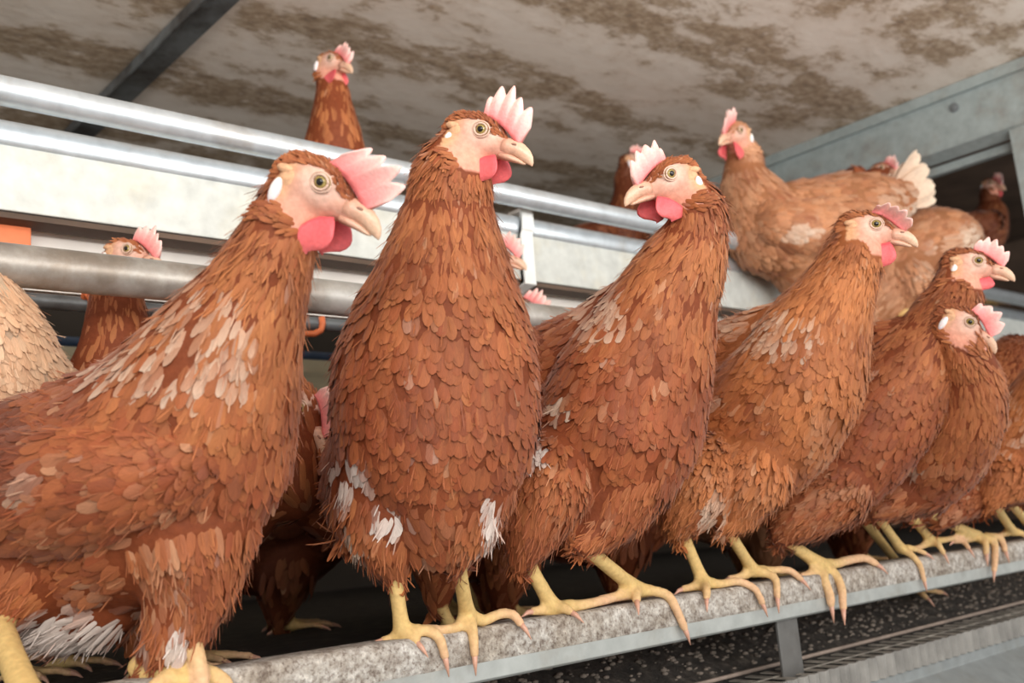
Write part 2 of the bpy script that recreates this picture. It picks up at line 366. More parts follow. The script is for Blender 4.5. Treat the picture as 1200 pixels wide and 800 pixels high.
# slatted front of the floor
GRID = m_simple('grid_plastic', (.26, .235, .20), .5, var=.5, vscale=60)
gr = empty('slatted_grid', (.8, .61, H-.139)); tag(gr, 'dark slatted plastic grid along the floor edge below the perch', 'grid')
m = MB().box((X0, .606, H-.140), (X1, .610, H-.1365)); m.out('edge_wire', m_simple('rusty_wire', (.36, .28, .23), .5, .2, var=.2), gr, smooth=False, bevel=.0012)
m = MB(); x = .2
while x < X1:
    m.box((x, .548, H-.1425), (x+.009, .606, H-.1415)); x += .024
m.box((X0, .574, H-.1415), (X1, .577, H-.1405))
o = m.out('slats', GRID, gr, smooth=False); o['kind'] = 'stuff'
m = MB(); x = .2
while x < X1:
    m.prism([(x, .5475), (x+.0115, .5475), (x+.0125, .5425), (x+.003, .5405), (x-.0005, .545)], H-.160, H-.139, axis=2); x += .0165
m.box((.2, .546, H-.165), (X1, .548, H-.147))
o = m.out('ribs', m_simple('grey_rib', (.24, .23, .21), .6, var=.3, vscale=30), gr, smooth=False, bevel=.0006); o['kind'] = 'stuff'
m = MB().prism([(.544, H-.160), (.544, H-.170), (.50, H-.20), (.50, H-.42), (.504, H-.42), (.508, H-.205), (.56, H-.160)], .1, X1)
tag(m.out('belt_cover', m_galv('belt_metal', (.24, .26, .26), (.2, .2, .18), .3, .5, .2), smooth=False, bevel=.001), 'grey sheet metal cover below the slatted grid at lower right', 'cover')
m = MB().box((.1, .56, H-.21), (X1, 1.2, H-.20)); m.out('belt_tray', BLACK, gr, smooth=False)

# loose droppings on the slope
rng = np.random.default_rng(5)
m = MB()
for i in range(2600):
    Y = rng.uniform(.615, .695); X = rng.uniform(.35, 2.3); Z = H-.139+(Y-.61)*.678; q = rng.uniform(.0008, .0032)
    m.ell((X, Y, Z+q*.3), np.diag([q*1.4, q, q*.6]), 3)
tag(m.out('droppings', m_simple('droppings', (.16, .13, .105), .8, var=.6, vscale=60)), 'dark crumbly droppings strewn over the floor below the perch', 'droppings', kind='stuff')

# ================================================================== HENS
def ico(sub=2):
    t = (1+5**.5)/2
    V = [(-1, t, 0), (1, t, 0), (-1, -t, 0), (1, -t, 0), (0, -1, t), (0, 1, t), (0, -1, -t), (0, 1, -t), (t, 0, -1), (t, 0, 1), (-t, 0, -1), (-t, 0, 1)]
    V = [nrm(np.array(v, float)) for v in V]
    Fc = [(0, 11, 5), (0, 5, 1), (0, 1, 7), (0, 7, 10), (0, 10, 11), (1, 5, 9), (5, 11, 4), (11, 10, 2), (10, 7, 6), (7, 1, 8), (3, 9, 4), (3, 4, 2), (3, 2, 6), (3, 6, 8), (3, 8, 9), (4, 9, 5), (2, 4, 11), (6, 2, 10), (8, 6, 7), (9, 8, 1)]
    for _ in range(sub):
        mid = {}; nf = []
        def g(a, b):
            k = (min(a, b), max(a, b))
            if k not in mid: V.append(nrm(V[a]+V[b])); mid[k] = len(V)-1
            return mid[k]
        for a, b, c in Fc:
            x, y, z = g(a, b), g(b, c), g(c, a); nf += [(a, x, z), (b, y, x), (c, z, y), (x, y, z)]
        Fc = nf
    return np.array(V), np.array(Fc)
ICO = {1: ico(1), 2: ico(2)}
def crs(P, r, n):                                       # smooth a chain of joints (Catmull-Rom)
    A = np.c_[np.array(P), np.array(r)[:, None]]
    if len(A) < 3: return np.array([A[0]*(1-t)+A[1]*t for t in np.linspace(0, 1, n+1)])
    A = np.vstack([2*A[0]-A[1], A, 2*A[-1]-A[-2]]); out = []
    for i in range(1, len(A)-2):
        for k in range(n):
            t = k/n
            out.append(.5*((2*A[i])+(-A[i-1]+A[i+1])*t+(2*A[i-1]-5*A[i]+4*A[i+1]-A[i+2])*t*t+(-A[i-1]+3*A[i]-3*A[i+1]+A[i+2])*t**3))
    out.append(A[-2]); return np.array(out)
def spheres_mesh(sph, voxel, smooth):
    V = []; Fc = []; b = 0
    for s in sph:
        v, f = ICO[2 if s[3] > .012 else 1]
        if len(s) > 4: v = v@s[4]                        # head frame rows scaled
        V.append(v*s[3]+np.array(s[:3])); Fc.append(f+b); b += len(v)
    V = np.vstack(V); Fc = np.vstack(Fc)
    me = bpy.data.meshes.new('tmp'); me.from_pydata(V.tolist(), [], Fc.tolist())
    o = bpy.data.objects.new('tmp', me); scn.collection.objects.link(o)
    r = o.modifiers.new('r', 'REMESH'); r.mode = 'VOXEL'; r.voxel_size = voxel
    s = o.modifiers.new('s', 'SMOOTH'); s.iterations = smooth; s.factor = .5
    dg = bpy.context.evaluated_depsgraph_get(); ev = o.evaluated_get(dg)
    m2 = bpy.data.meshes.new_from_object(ev)
    bpy.data.objects.remove(o); bpy.data.meshes.remove(me)
    n = len(m2.vertices); v = np.zeros(n*3); m2.vertices.foreach_get('co', v); v = v.reshape(-1, 3)
    m2.calc_loop_triangles(); t = np.zeros(len(m2.loop_triangles)*3, dtype=int); m2.loop_triangles.foreach_get('vertices', t)
    return m2, v, t.reshape(-1, 3)
def closest(P, C):
    # P (n,3); C list of smoothed chains (k,4). returns signed distance, chain idx, arc length, tangent, radius
    best = np.full(len(P), 1e9); ci = np.zeros(len(P), int); arc = np.zeros(len(P)); tan = np.zeros((len(P), 3)); rad = np.zeros(len(P))
    for k, c in enumerate(C):
        s = 0
        for i in range(len(c)-1):
            a, b = c[i, :3], c[i+1, :3]; ab = b-a; l = np.linalg.norm(ab)+1e-9
            t = np.clip(((P-a)@ab)/l**2, 0, 1); r = c[i, 3]*(1-t)+c[i+1, 3]*t
            d = np.linalg.norm(P-(a+t[:, None]*ab), axis=1)-r
            m_ = d < best
            best[m_] = d[m_]; ci[m_] = k; arc[m_] = s+t[m_]*l; tan[m_] = ab/l; rad[m_] = r[m_]
            s += l
    return best, ci, arc, tan, rad

FT = np.array([0, .22, .5, .78, .94, 1.0]); FW = np.array([.42, .82, 1.0, .86, .50, .10])
def feathers(rng, P, Nn, D, Ln, Wd, Rr, lift, cols, tipcols=None):
    """leaf-shaped curved feathers as one mesh; all arrays per feather"""
    n = len(P); S = np.cross(Nn, D); S /= np.linalg.norm(S, axis=1)[:, None]+1e-9
    k = len(FT); V = np.zeros((n, k, 3, 3)); U = np.zeros((n, k, 3, 2)); Cc = np.zeros((n, k, 3, 3))
    tw = rng.normal(0, .10, n)
    for i, (t, w) in enumerate(zip(FT, FW)):
        l = Ln*t
        drop = l*l/(2*np.maximum(Rr*2.6, .03))
        up = -.0006+.0024*t**.7+lift*t**1.6*Ln-drop
        for j, s in enumerate((-1, 0, 1)):
            side = s*Wd*.5*w
            cam_ = -(side**2)/(2*Rr)*1.0-abs(s)*.12*Wd*w
            V[:, i, j] = P+D*l[:, None]+S*(side+tw*l*.3)[:, None]+Nn*(up+cam_+s*tw*Wd*.25)[:, None]
            U[:, i, j, 0] = s; U[:, i, j, 1] = t
            Cc[:, i, j] = cols*(.92+.1*t) if tipcols is None else cols*(1-t**1.5)+tipcols*t**1.5
    V = V.reshape(-1, 3); U = U.reshape(-1, 2); Cc = Cc.reshape(-1, 3)
    base = np.array([(i*3+j, i*3+j+1, (i+1)*3+j+1, (i+1)*3+j) for i in range(k-1) for j in range(2)])
    Fc = (base[None]+np.arange(n)[:, None, None]*(k*3)).reshape(-1, 4)
    return V, Fc, U, Cc
def feather_obj(name, parts, parent):
    V = []; Fc = []; U = []; C = []; b = 0
    for v, f, u, c in parts:
        V.append(v); Fc.append(f+b); U.append(u); C.append(c); b += len(v)
    V = np.vstack(V); Fc = np.vstack(Fc); U = np.vstack(U); C = np.clip(np.vstack(C), 0, 1)
    me = bpy.data.meshes.new(name); nf = len(Fc)
    me.vertices.add(len(V)); me.vertices.foreach_set('co', V.ravel())
    me.loops.add(nf*4); me.loops.foreach_set('vertex_index', Fc.ravel().astype(np.int32))
    me.polygons.add(nf); me.polygons.foreach_set('loop_start', np.arange(nf, dtype=np.int32)*4)
    me.update(calc_edges=True)
    me.polygons.foreach_set('use_smooth', np.ones(nf, bool))
    at = me.color_attributes.new('Col', 'FLOAT_COLOR', 'POINT'); at.data.foreach_set('color', np.c_[C, np.ones(len(C))].ravel())
    ul = me.uv_layers.new(name='UVMap'); ul.data.foreach_set('uv', U[Fc.ravel()].ravel())
    me.materials.append(FEA)
    o = bpy.data.objects.new(name, me); scn.collection.objects.link(o)
    if parent: o.parent = parent; o.matrix_parent_inverse = parent.matrix_world.inverted()
    return o

RUF = np.array([.285, .068, .022]); DARKR = np.array([.15, .032, .012]); GOLD = np.array([.50, .185, .062]); TAN = np.array([.56, .30, .17]); CREAM = np.array([.78, .62, .48]); WHITE = np.array([.84, .77, .70])
SK_FACE = np.array([.64, .34, .25]); SK_LEG = np.array([.72, .50, .20]); SK_TOE = np.array([.76, .48, .28])

def lengthfn(kind, arc, rad, sc):
    """feather length and width by place on the bird"""
    if kind == 'main':
        a = arc/sc
        Ln = np.interp(a, [0, .018, .04, .08, .14, .22, .32], [.0055, .008, .013, .018, .018, .018, .028])
        Wd = np.interp(a, [0, .018, .04, .08, .14, .22, .32], [.0020, .0023, .0028, .0040, .0082, .0105, .012])
    elif kind == 'thigh': Ln = np.full(len(arc), .017); Wd = np.full(len(arc), .0052)
    elif kind == 'wing': Ln = np.interp(arc/sc, [0, .05, .12, .18], [.014, .017, .026, .040]); Wd = np.interp(arc/sc, [0, .05, .12], [.0085, .0095, .011])
    elif kind == 'fluff': Ln = np.full(len(arc), .024); Wd = np.full(len(arc), .0035)
    else: Ln = np.full(len(arc), .019); Wd = np.full(len(arc), .0085)
    return Ln*sc, Wd*sc

CAMP = O
def px_of(P):
    q = (P-O)@R
    return 600+F*q[:, 0]/q[:, 2], 400+F*q[:, 1]/q[:, 2]

def nrm_rows(a): return a/(np.linalg.norm(a, axis=1)[:, None]+1e-9)
def scatter(rng, v, t, C, kinds, sc, hd, pal, patches, dens=3.0, big=1.0, wisp=0.0):
    a, b, c = v[t[:, 0]], v[t[:, 1]], v[t[:, 2]]
    n = np.cross(b-a, c-a); ar = np.linalg.norm(n, axis=1)/2; cen = (a+b+c)/3
    d, ci, arc, tan, rad = closest(cen, C)
    out = []
    for k in range(len(C)):
        kd = kinds[k]
        if kd == 'bare': continue
        idx = np.where(ci == k)[0]
        if not len(idx): continue
        Ln, Wd = lengthfn(kd, arc[idx], rad[idx], sc); Ln = Ln*big; Wd = Wd*big
        cnt = rng.poisson(ar[idx]*dens/(Ln*Wd)); rep = np.repeat(np.arange(len(idx)), cnt); ti = idx[rep]
        if not len(ti): continue
        u = rng.random((len(ti), 2)); fl = u.sum(1) > 1; u[fl] = 1-u[fl]
        P = a[ti]+(b[ti]-a[ti])*u[:, :1]+(c[ti]-a[ti])*u[:, 1:]
        Nn = n[ti]/np.linalg.norm(n[ti], axis=1)[:, None]
        Ld, Ww = Ln[rep], Wd[rep]; rd = rad[ti]; A = arc[ti]/sc; T = tan[ti]
        # bare face
        keep = np.ones(len(ti), bool); iscap = np.zeros(len(ti), bool)
        if hd is not None:
            loc = ((P-hd['o'])@hd['M'].T)/hd['s']*1000    # head millimetres
            x, z = loc[:, 0], loc[:, 2]
            top = np.interp(x, [-19, -15.5, -14, -8, 2, 9, 14, 19, 25], [-3, -1, 5.5, 8.5, 9.8, 8.8, 4.5, -.5, -2.5])
            near = (np.abs(loc[:, 1]) < 24) & (x > -19) & (x < 60) & (z > -24) & (z < 30)
            bare = near & (z < top) & (z > np.interp(x, [-18, -11, -6, 0, 6], [-15, -14, -13, -16.5, -24]))
            bare |= near & (x > 26)
            bare &= (A < .043) if kd == 'main' else False
            near &= (A < .06) if kd == 'main' else False
            keep = ~bare
            iscap = near & ~bare
        D = T.copy()
        if kd in ('main', 'wing'): D = D+np.array([0, 0, -.22])*(A > .08)[:, None]
        if hd is not None:
            D[iscap] = D[iscap]*.25-hd['M'][0]*1.0
        D = D+rng.normal(0, .12, D.shape)
        D = D-Nn*(D*Nn).sum(1)[:, None]; D /= np.linalg.norm(D, axis=1)[:, None]+1e-9
        # colour
        r1 = rng.random(len(ti)); r2 = rng.random(len(ti)); m_ = len(ti)
        rf, dk, gd = pal['body'], pal['dark'], pal['gold']
        if kd == 'main':
            g = np.interp(A, [0, .03, .07, .13, .17, .3], [.45, .50, .72, .45, .16, .15])*pal.get('g', 1)
        elif kd == 'thigh' or kd == 'fluff': g = np.full(m_, .34)
        elif kd == 'wing': g = np.full(m_, .20)
        else: g = np.full(m_, .2)
        g = np.clip(g+rng.normal(0, .13, m_), 0, 1)
        col = rf*(1-g[:, None])+gd*g[:, None]
        co_ = np.sin(P[:, 0]*71+3)*np.sin(P[:, 1]*83+1)*np.sin(P[:, 2]*67+2)
        dd = np.clip(.22+.45*co_, 0, .5)*(.5+r1); col = col*(1-dd[:, None])+dk*dd[:, None]
        lt = (r2 < pal.get('light', .05)*.45)*rng.uniform(.15, .55, m_); col = col*(1-lt[:, None])+TAN*lt[:, None]
        col = col*rng.uniform(.90, 1.10, m_)[:, None]
        lift = np.full(m_, .003)+rng.random(m_)*.035
        if kd == 'thigh': lift = lift+.05
        if kd == 'fluff': lift = lift+.12
        tip = col*np.array([1.10, 1.11, 1.09])
        for (qx, qy, qrx, qry, amt, pc, stripe) in patches:
            sx, sy = px_of(P); dd2 = ((sx-qx)/qrx)**2+((sy-qy)/qry)**2
            front = (((P-O)*Nn).sum(1) < 0.02)
            w = np.clip(1.35-dd2, 0, 1)*front*amt
            if not stripe:
                nz = .5+.5*np.sin(P[:, 0]*260+1)*np.sin(P[:, 1]*230+2)*np.sin(P[:, 2]*190)+rng.normal(0, .12, m_)
                mixv = (np.clip(w*1.5-.75*nz, 0, 1)*.8)[:, None]
                col = col*(1-mixv*.9)+pc*mixv*.9; tip = tip*(1-mixv)+pc*mixv
                continue
            sel = rng.random(m_) < w
            mixv = rng.uniform(.25, .95, m_)[:, None]*sel[:, None]*min(1, .7+.3*(not stripe))
            if stripe: tip = tip*(1-mixv)+pc*mixv; col = col*(1-mixv*.45)+pc*mixv*.45
            else: col = col*(1-mixv)+pc*mixv; tip = tip*(1-mixv)+pc*mixv
        Ld = Ld*rng.uniform(.8, 1.2, m_)
        Rr = np.maximum(rd, .011)
        s = keep
        out.append(feathers(rng, P[s], Nn[s], D[s], Ld[s], Ww[s], Rr[s], lift[s], col[s], tip[s]))
        if wisp > 0:                                    # loose barbs that soften the feather edges
            s = keep & (rng.random(m_) < wisp*(.35 if kd in ('main', 'wing', 'other') else 1)) & ~iscap
            Pw = P[s]+D[s]*(Ld[s]*rng.uniform(.1, .8, s.sum()))[:, None]+Nn[s]*.0012
            Dw = nrm_rows(D[s]+rng.normal(0, .22, (s.sum(), 3)))
            out.append(feathers(rng, Pw, Nn[s], Dw, rng.uniform(.006, .012, s.sum())*sc, np.full(s.sum(), .0009), Rr[s], lift[s]+.06, col[s]*1.05, tip[s]*1.12))
    return out

def head_frame(eye, fwd, scale, tilt=0.0, upv=None):
    x = nrm(fwd); up = upv if upv is not None else CV(0.0, 1, .05)
    up = nrm(up-x*(up@x)); y = np.cross(up, x)
    if tilt:
        up, y = up*math.cos(tilt)+y*math.sin(tilt), y*math.cos(tilt)-up*math.sin(tilt)
    M = np.array([x, y, up])
    # side of the near eye
    side = 1 if (O-eye)@y > 0 else -1
    o = eye-(M.T@(np.array([8., side*13.3, 3.])*.001*scale))
    return dict(o=o, M=M, s=scale)
def hp(hd, x, y, z): return hd['o']+hd['M'].T@(np.array([x, y, z])*.001*hd['s'])

def build_head(hd, parent, comb, rng, detail=True):
    M, s = hd['M'], hd['s']*.001
    ax = M
    # beak: upper and lower mandible
    def loft(secs, n=14):
        V = []; Fc = []
        for (x, z, hh, hw, tilt) in secs:
            for k in range(n):
                a = 2*math.pi*k/n; V.append(hp(hd, x+tilt*hh*math.sin(a), hw*math.cos(a), z+hh*math.sin(a)))
        for i in range(len(secs)-1):
            for k in range(n): Fc.append((i*n+k, i*n+(k+1) % n, (i+1)*n+(k+1) % n, (i+1)*n+k))
        Fc.append(tuple(range(n))); Fc.append(tuple(range((len(secs)-1)*n, len(secs)*n))); return V, Fc
    m = MB()
    m.add(*loft([(21, -5.5, 6.0, 7.2, 0), (25, -5.3, 6.0, 6.4, 0), (30, -5.8, 5.2, 5.2, .1), (33.5, -7.4, 4.8, 4.2, .3), (37.2, -9.8, 3.9, 3.0, .5), (40.2, -12.4, 2.5, 1.8, .7), (41.9, -14.6, 1.1, .9, .8), (42.3, -15.8, .25, .25, .8)]))
    m.add(*loft([(20, -11.5, 3.0, 6.2, 0), (27, -12.2, 2.6, 4.8, 0), (32, -13.4, 2.0, 3.2, 0), (35.5, -14.6, 1.2, 1.9, 0), (37.5, -15.0, .4, .7, 0)]))
    if detail:
        for sd in (-1, 1): m.ell(hp(hd, 29, sd*4.7, -3.6), np.array([M[0]*2.3, M[2]*.9, M[1]*.9])*s, 6, 1)
    m.out('beak', [BEAK, NOST], parent, tips=[min(1, max(0, (((p-hd['o'])@M[0])/s-24)/15)) for p in m.V])
    # gape fold from the beak back along the cheek
    for sd in (-1, 1):
        m = MB(); c = hp(hd, 8, sd*11.2, 3); yv = M[1]*sd
        # eyelids: two rings around the eye
        for (rr, th, off, mi) in ((4.15, .7, 2.0, 0), (5.6, .5, 1.3, 0)) if detail else ((4.8, 1.1, 1.6, 0),):
            pts = [c+(M[0]*math.cos(a)*rr*1.08+M[2]*math.sin(a)*rr*.92)*s+yv*(off+.3-.012*rr*rr*abs(math.cos(a)))*s for a in np.linspace(0, 2*math.pi, 25)]
            m.tube(pts, th*s, 6, 0)
        m.ell(c-yv*.9*s, np.array([M[0]*4.3, M[2]*4.1, yv*4.0])*s, 12, 1)
        pc = c+yv*(2.6)*s
        m.ell(pc, np.array([M[0]*2.05, M[2]*2.05, yv*.8])*s, 8, 2)
        m.out('eye', [LID, IRIS, PUP], parent)
        # wattle
        m = MB(); n = 14; V = []; Fc = []; tips = []
        wz = comb.get('wat', 1.0); ww = comb.get('ww', 1.1); lean = rng.normal(0, .1)
        att = np.array([14.5, sd*7.2, -13.]); 
        for i in range(9):
            t = i/8.; wdt = (3.6+6.6*math.sin(min(1, t*1.35)*math.pi*.5)**.8)*math.sqrt(max(0, 1-max(0, (t-.45)/.55)**2.2))*ww+.15
            th = 2.2*(1-.35*t) if t < 1 else .3
            cx_ = att[0]-3.5*t; cy_ = att[1]+sd*(2.4*math.sin(t*2.5)+1.0*t); cz_ = att[2]-19.5*wz*t
            for k in range(n):
                a = 2*math.pi*k/n; V.append(hp(hd, cx_+wdt*math.cos(a), cy_+th*math.sin(a)+sd*.06*wdt*math.cos(a)**2*4, cz_+1.2*math.cos(a))); tips.append(t)
        for i in range(8):
            for k in range(n): Fc.append((i*n+k, i*n+(k+1) % n, (i+1)*n+(k+1) % n, (i+1)*n+k))
        Fc.append(tuple(range(n))); Fc.append(tuple(range(8*n, 9*n)))
        m.add(V, Fc); m.out('wattle', WAT, parent, tips=tips)
        m = MB(); m.ell(hp(hd, -13.5, sd*15.3, -8.5), np.array([M[0]*3.1-M[2]*.6, M[2]*7.2+M[0]*.8, yv*2.4])*s, 8, 0)
        m.out('ear_lobe', LOBE, parent)
        m = MB(); m.ell(hp(hd, -13.0, sd*12.0, 3.6), np.array([M[0]*5.0, M[2]*2.6, yv*2.6])*s, 8, 0)
        m.ell(hp(hd, -9.5, sd*12.6, -1.5), np.array([M[0]*5.5, M[2]*5.5, yv*2.0])*s, 8, 0)
        m.out('ear_tuft', EARF, parent)
    # comb: serrated fleshy blade, rooted from the nostril to the crown
    hC = comb.get('h', 22); lean = comb.get('lean', .2); fw = comb.get('fwd', .35); npk = comb.get('n', 5); sg = comb.get('seg', 1)
    cols = 44; rows = 8; V = []; tips = []; Fc = []
    for j in range(cols+1):
        u = j/cols
        bx = 31-27*u; bz = -1.5+16.5*math.sin(u*1.45)-.5
        kp = math.floor(u*npk); ser = (1-abs(2*(u*npk-kp)-1)**1.5)*(.85+.25*math.sin(kp*2.3+comb.get('ph', 0)))
        env = (.40+.60*math.sin(math.pi*min(1, .12+u*.86))**.7)
        hh = hC*env*(.70+.33*ser)
        dx, dz = fw+(.22-.42*u), 1.0
        dl = math.hypot(dx, dz); dx /= dl; dz /= dl
        for sdn in (-1, 1):
            for i in range(rows+1):
                t = i/rows
                th = (2.6*(1-t)**.7+.55)*(1 if i < rows else .25)
                yb = lean*hC*t**1.6+1.6*math.sin(u*9+comb.get('ph', 0))*t
                V.append(hp(hd, bx+dx*hh*t, yb+sdn*th, bz-1.5+dz*hh*t)); tips.append(min(1, t**1.1*1.15))
    st = 2*(rows+1)
    for j in range(cols):
        for i in range(rows):
            a = j*st+i; Fc.append((a, a+1, a+st+1, a+st))
            a = j*st+rows+1+i; Fc.append((a, a+st, a+st+1, a+1))
        Fc.append((j*st+rows, j*st+2*rows+1, (j+1)*st+2*rows+1, (j+1)*st+rows))
        Fc.append((j*st, (j+1)*st, (j+1)*st+rows+1, j*st+rows+1))
    Fc.append(tuple(range(rows+1))+tuple(range(2*rows+1, rows, -1)))
    e = cols*st; Fc.append(tuple(e+i for i in range(rows, -1, -1))+tuple(e+i for i in range(rows+1, 2*rows+2)))
    m = MB(); m.add(V, Fc); m.out('comb', COMB, parent, tips=tips)

def leg_chain(hock, ankle, toes, r):
    """thin chains of joints; returns list of (P, r, colourkind)"""
    hock, ankle = np.array(hock), np.array(ankle)
    ch = [([hock+(hock-ankle)*.01, hock, hock*.6+ankle*.4, hock*.25+ankle*.75, ankle], [r*.6, r*.88, r*.86, r*.92, r*1.15], 'leg')]
    for t in toes:
        P = [ankle*.6+np.array(t[0])*.4]+[np.array(p) for p in t]; n = len(P)
        rr = [r*.85]+[r*(.72-.20*i/(n-1)) for i in range(1, n)]
        # knuckle pads
        ch.append((P, rr, 'toe'))
    return ch

def auto_toes(ankle, fdir, ground, s):
    sd = np.array([-fdir[1], fdir[0], 0]); out = []
    for a, l in ((-.55, .036), (0, .044), (.55, .036), (math.pi*.93, .020)):
        d = fdir*math.cos(a)+sd*math.sin(a)
        b = np.array([ankle[0], ankle[1], ground])
        out.append([b+d*l*s*.35+np.array([0, 0, .007*s]), b+d*l*s*.7+np.array([0, 0, .0065*s]), b+d*l*s+np.array([0, 0, .004*s])])
    return out

PAL = {
 'red':   dict(body=RUF, dark=DARKR, gold=GOLD, light=.04, g=.8),
 'mid':   dict(body=RUF*1.08, dark=DARKR*1.1, gold=GOLD, light=.07, g=1.0),
 'ginger': dict(body=np.array([.42, .130, .040]), dark=DARKR*1.2, gold=GOLD*1.1, light=.08, g=1.1),
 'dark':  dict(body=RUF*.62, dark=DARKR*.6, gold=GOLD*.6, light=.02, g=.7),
 'pale':  dict(body=np.array([.80, .58, .40]), dark=np.array([.60, .34, .18]), gold=TAN*1.1, light=.3, g=1.0),
 'tan':   dict(body=np.array([.50, .21, .095]), dark=DARKR*1.3, gold=TAN, light=.25, g=1.2),
}
def hen(label, chains, head=None, legs=(), tail=None, pal='mid', sc=1.0, patches=(), voxel=.0024, dens=5.0, seed=0, group=None, base=None, big=1.0, toecol=None):
    """chains: list of (kind, [(point, radius)...]); head: dict(eye, fwd, scale, comb); legs: list of (hock, ankle, toes, r)"""
    rng = np.random.default_rng(100+seed); pal = PAL[pal]
    if base is None: base = legs[0][1] if legs else chains[0][1][-1][0]
    root = empty('hen', base); tag(root, label, 'hen', group)
    hd = None; sph = []; C = []; kinds = []; cl = []
    if head:
        hd = head_frame(np.array(head['eye']), head['fwd'], head.get('scale', 1.0), head.get('tilt', 0), head.get('up'))
        for (x, z, r, ys) in ((-8, -1, 15.5, .86), (0, -1, 15.2, .86), (6, -2.5, 14.0, .86), (13, -4.5, 10.8, .85), (19, -6, 8.2, .86), (24, -6.8, 6.2, .9)):
            Mx = np.array([hd['M'][0], hd['M'][1]*ys, hd['M'][2]])
            sph.append((*hp(hd, x, 0, z), r*.001*hd['s'], Mx))
        for x, z, r in ((-6, -11, 10.5), (6, -12, 8.5)):
            sph.append((*hp(hd, x, 0, z), r*.001*hd['s'], hd['M']))
    for kind, pts in chains:
        if kind in ('wing',):
            c = crs([p for p, r in pts], [r*.97 for p, r in pts], 5); C.append(c); kinds.append('other')
            for q in c: sph.append((*q[:3], q[3]))
            continue
        P = [p for p, r in pts]; r = [r for p, r in pts]
        if kind == 'main' and hd is not None:
            P = [hp(hd, -4, 0, -1), hp(hd, -10, 0, -9)]+P; r = [.0145*hd['s'], .0150*hd['s']]+r
        c = crs(P, r, 5); C.append(c); kinds.append(kind)
        for q in c: sph.append((*q[:3], q[3]))
    for (hk, an, toes, r) in legs:
        for P, rr, kd in leg_chain(hk, an, toes, r):
            c = crs(P, rr, 5 if kd == 'leg' else 4); 
            c[:, 3] += voxel*.30
            C.append(c); kinds.append('bare'); cl.append((len(C)-1, kd))
            # densify
            for i in range(len(c)-1):
                l = np.linalg.norm(c[i+1, :3]-c[i, :3]); n = max(1, int(l/(c[i, 3]*.5)))
                for k in range(n): q = c[i]+(c[i+1]-c[i])*k/n; sph.append((*q[:3], q[3]))
            sph.append((*c[-1, :3], c[-1, 3]))
    me, v, t = spheres_mesh(sph, voxel, 4)
    # body skin colours
    d, ci, arc, tan, rad = closest(v, C)
    col = np.tile(pal['body']*.7, (len(v), 1))
    for k, kd in cl:
        s = ci == k
        if kd == 'leg': col[s] = SK_LEG
        else:
            w = np.clip((arc[s]/.035), 0, 1)[:, None]; col[s] = SK_LEG*(1-w)+SK_TOE*w
    if hd is not None:
        loc = ((v-hd['o'])@hd['M'].T)/hd['s']*1000; x, z = loc[:, 0], loc[:, 2]
        top = np.interp(x, [-16, -8, 2, 10, 17, 22], [6, 11, 13, 12, 7, 6])
        bare = (np.abs(loc[:, 1]) < 24) & (x > -16) & (x < 60) & (z > -24) & (z < top) | ((np.abs(loc[:, 1]) < 12) & (x > 20) & (x < 40) & (z < 20) & (z > -25))
        bare &= (arc < .045) & (ci == 0)
        de = np.hypot(x-8, z-3)
        w = np.clip(1-(de-6)/7, 0, 1)[:, None]; fc = SK_FACE*(1-w)+np.array([.74, .50, .40])*w
        bk = np.clip((-4-x)/8, 0, 1)[:, None]; fc = fc*(1-bk)+np.array([.66, .36, .19])*bk
        lo = np.clip((-9-z)/6, 0, 1)[:, None]; fc = fc*(1-lo)+np.array([.74, .34, .24])*lo
        col[bare] = fc[bare]
    me.materials.clear(); me.materials.append(SKIN); me.name = 'body'
    me.polygons.foreach_set('use_smooth', np.ones(len(me.polygons), bool))
    at = me.color_attributes.new('Col', 'FLOAT_COLOR', 'POINT'); at.data.foreach_set('color', np.c_[np.clip(col, 0, 1), np.ones(len(col))].ravel())
    bo = bpy.data.objects.new('body', me); scn.collection.objects.link(bo); bo.parent = root; bo.matrix_parent_inverse = root.matrix_world.inverted()
    # claws
    for (hk, an, toes, r) in legs:
        for tt in toes:
            if len(tt) < 2: continue
            a, b = np.array(tt[-2]), np.array(tt[-1]); dr = nrm(b-a)
            mcl = MB(); mcl.tube([b-dr*r*.3, b+dr*r*.9+np.array([0, 0, -.1*r]), b+dr*r*1.9+np.array([0, 0, -.6*r])], [r*.42, r*.30, r*.05], 8); mcl.out('claw', BEAK, root)
    wisp = .9 if big <= 1 else 0
    parts = scatter(rng, v, t, C, kinds, sc, hd, pal, patches, dens, big, wisp)
    feather_obj('plumage', parts, root)
    for kind, pts in chains:
        if kind != 'wing': continue
        c = crs([p for p, r in pts], [r for p, r in pts], 5)
        mw, vw, tw = spheres_mesh([tuple(q) for q in c], voxel*1.3, 3); bpy.data.meshes.remove(mw)
        pw = scatter(rng, vw, tw, [c], ['wing'], sc, None, pal, patches, dens*1.3, big, wisp)
        feather_obj('wing', pw, root)
    if tail:
        tp, td, tn, n, ln, tcol = tail[:6]; spread = tail[6] if len(tail) > 6 else .55                  # root point, direction, fan axis, count, length, colour
        tp = np.array(tp); td = nrm(np.array(td)); tn = nrm(np.array(tn)-td*(np.array(tn)@td)); up = np.cross(td, tn)
        an = np.linspace(-spread, spread, n)+rng.normal(0, .03, n)
        D = np.array([td*math.cos(a)+tn*math.sin(a) for a in an]); P = tp+D*.004+np.array([up*(.002*(i % 3)) for i in range(n)])
        Nn = np.array([up+tn*.25*math.sin(a*2) for a in an]); Nn /= np.linalg.norm(Nn, axis=1)[:, None]
        cc = np.array(tcol)[None]*rng.uniform(.85, 1.1, (n, 1))
        f = []
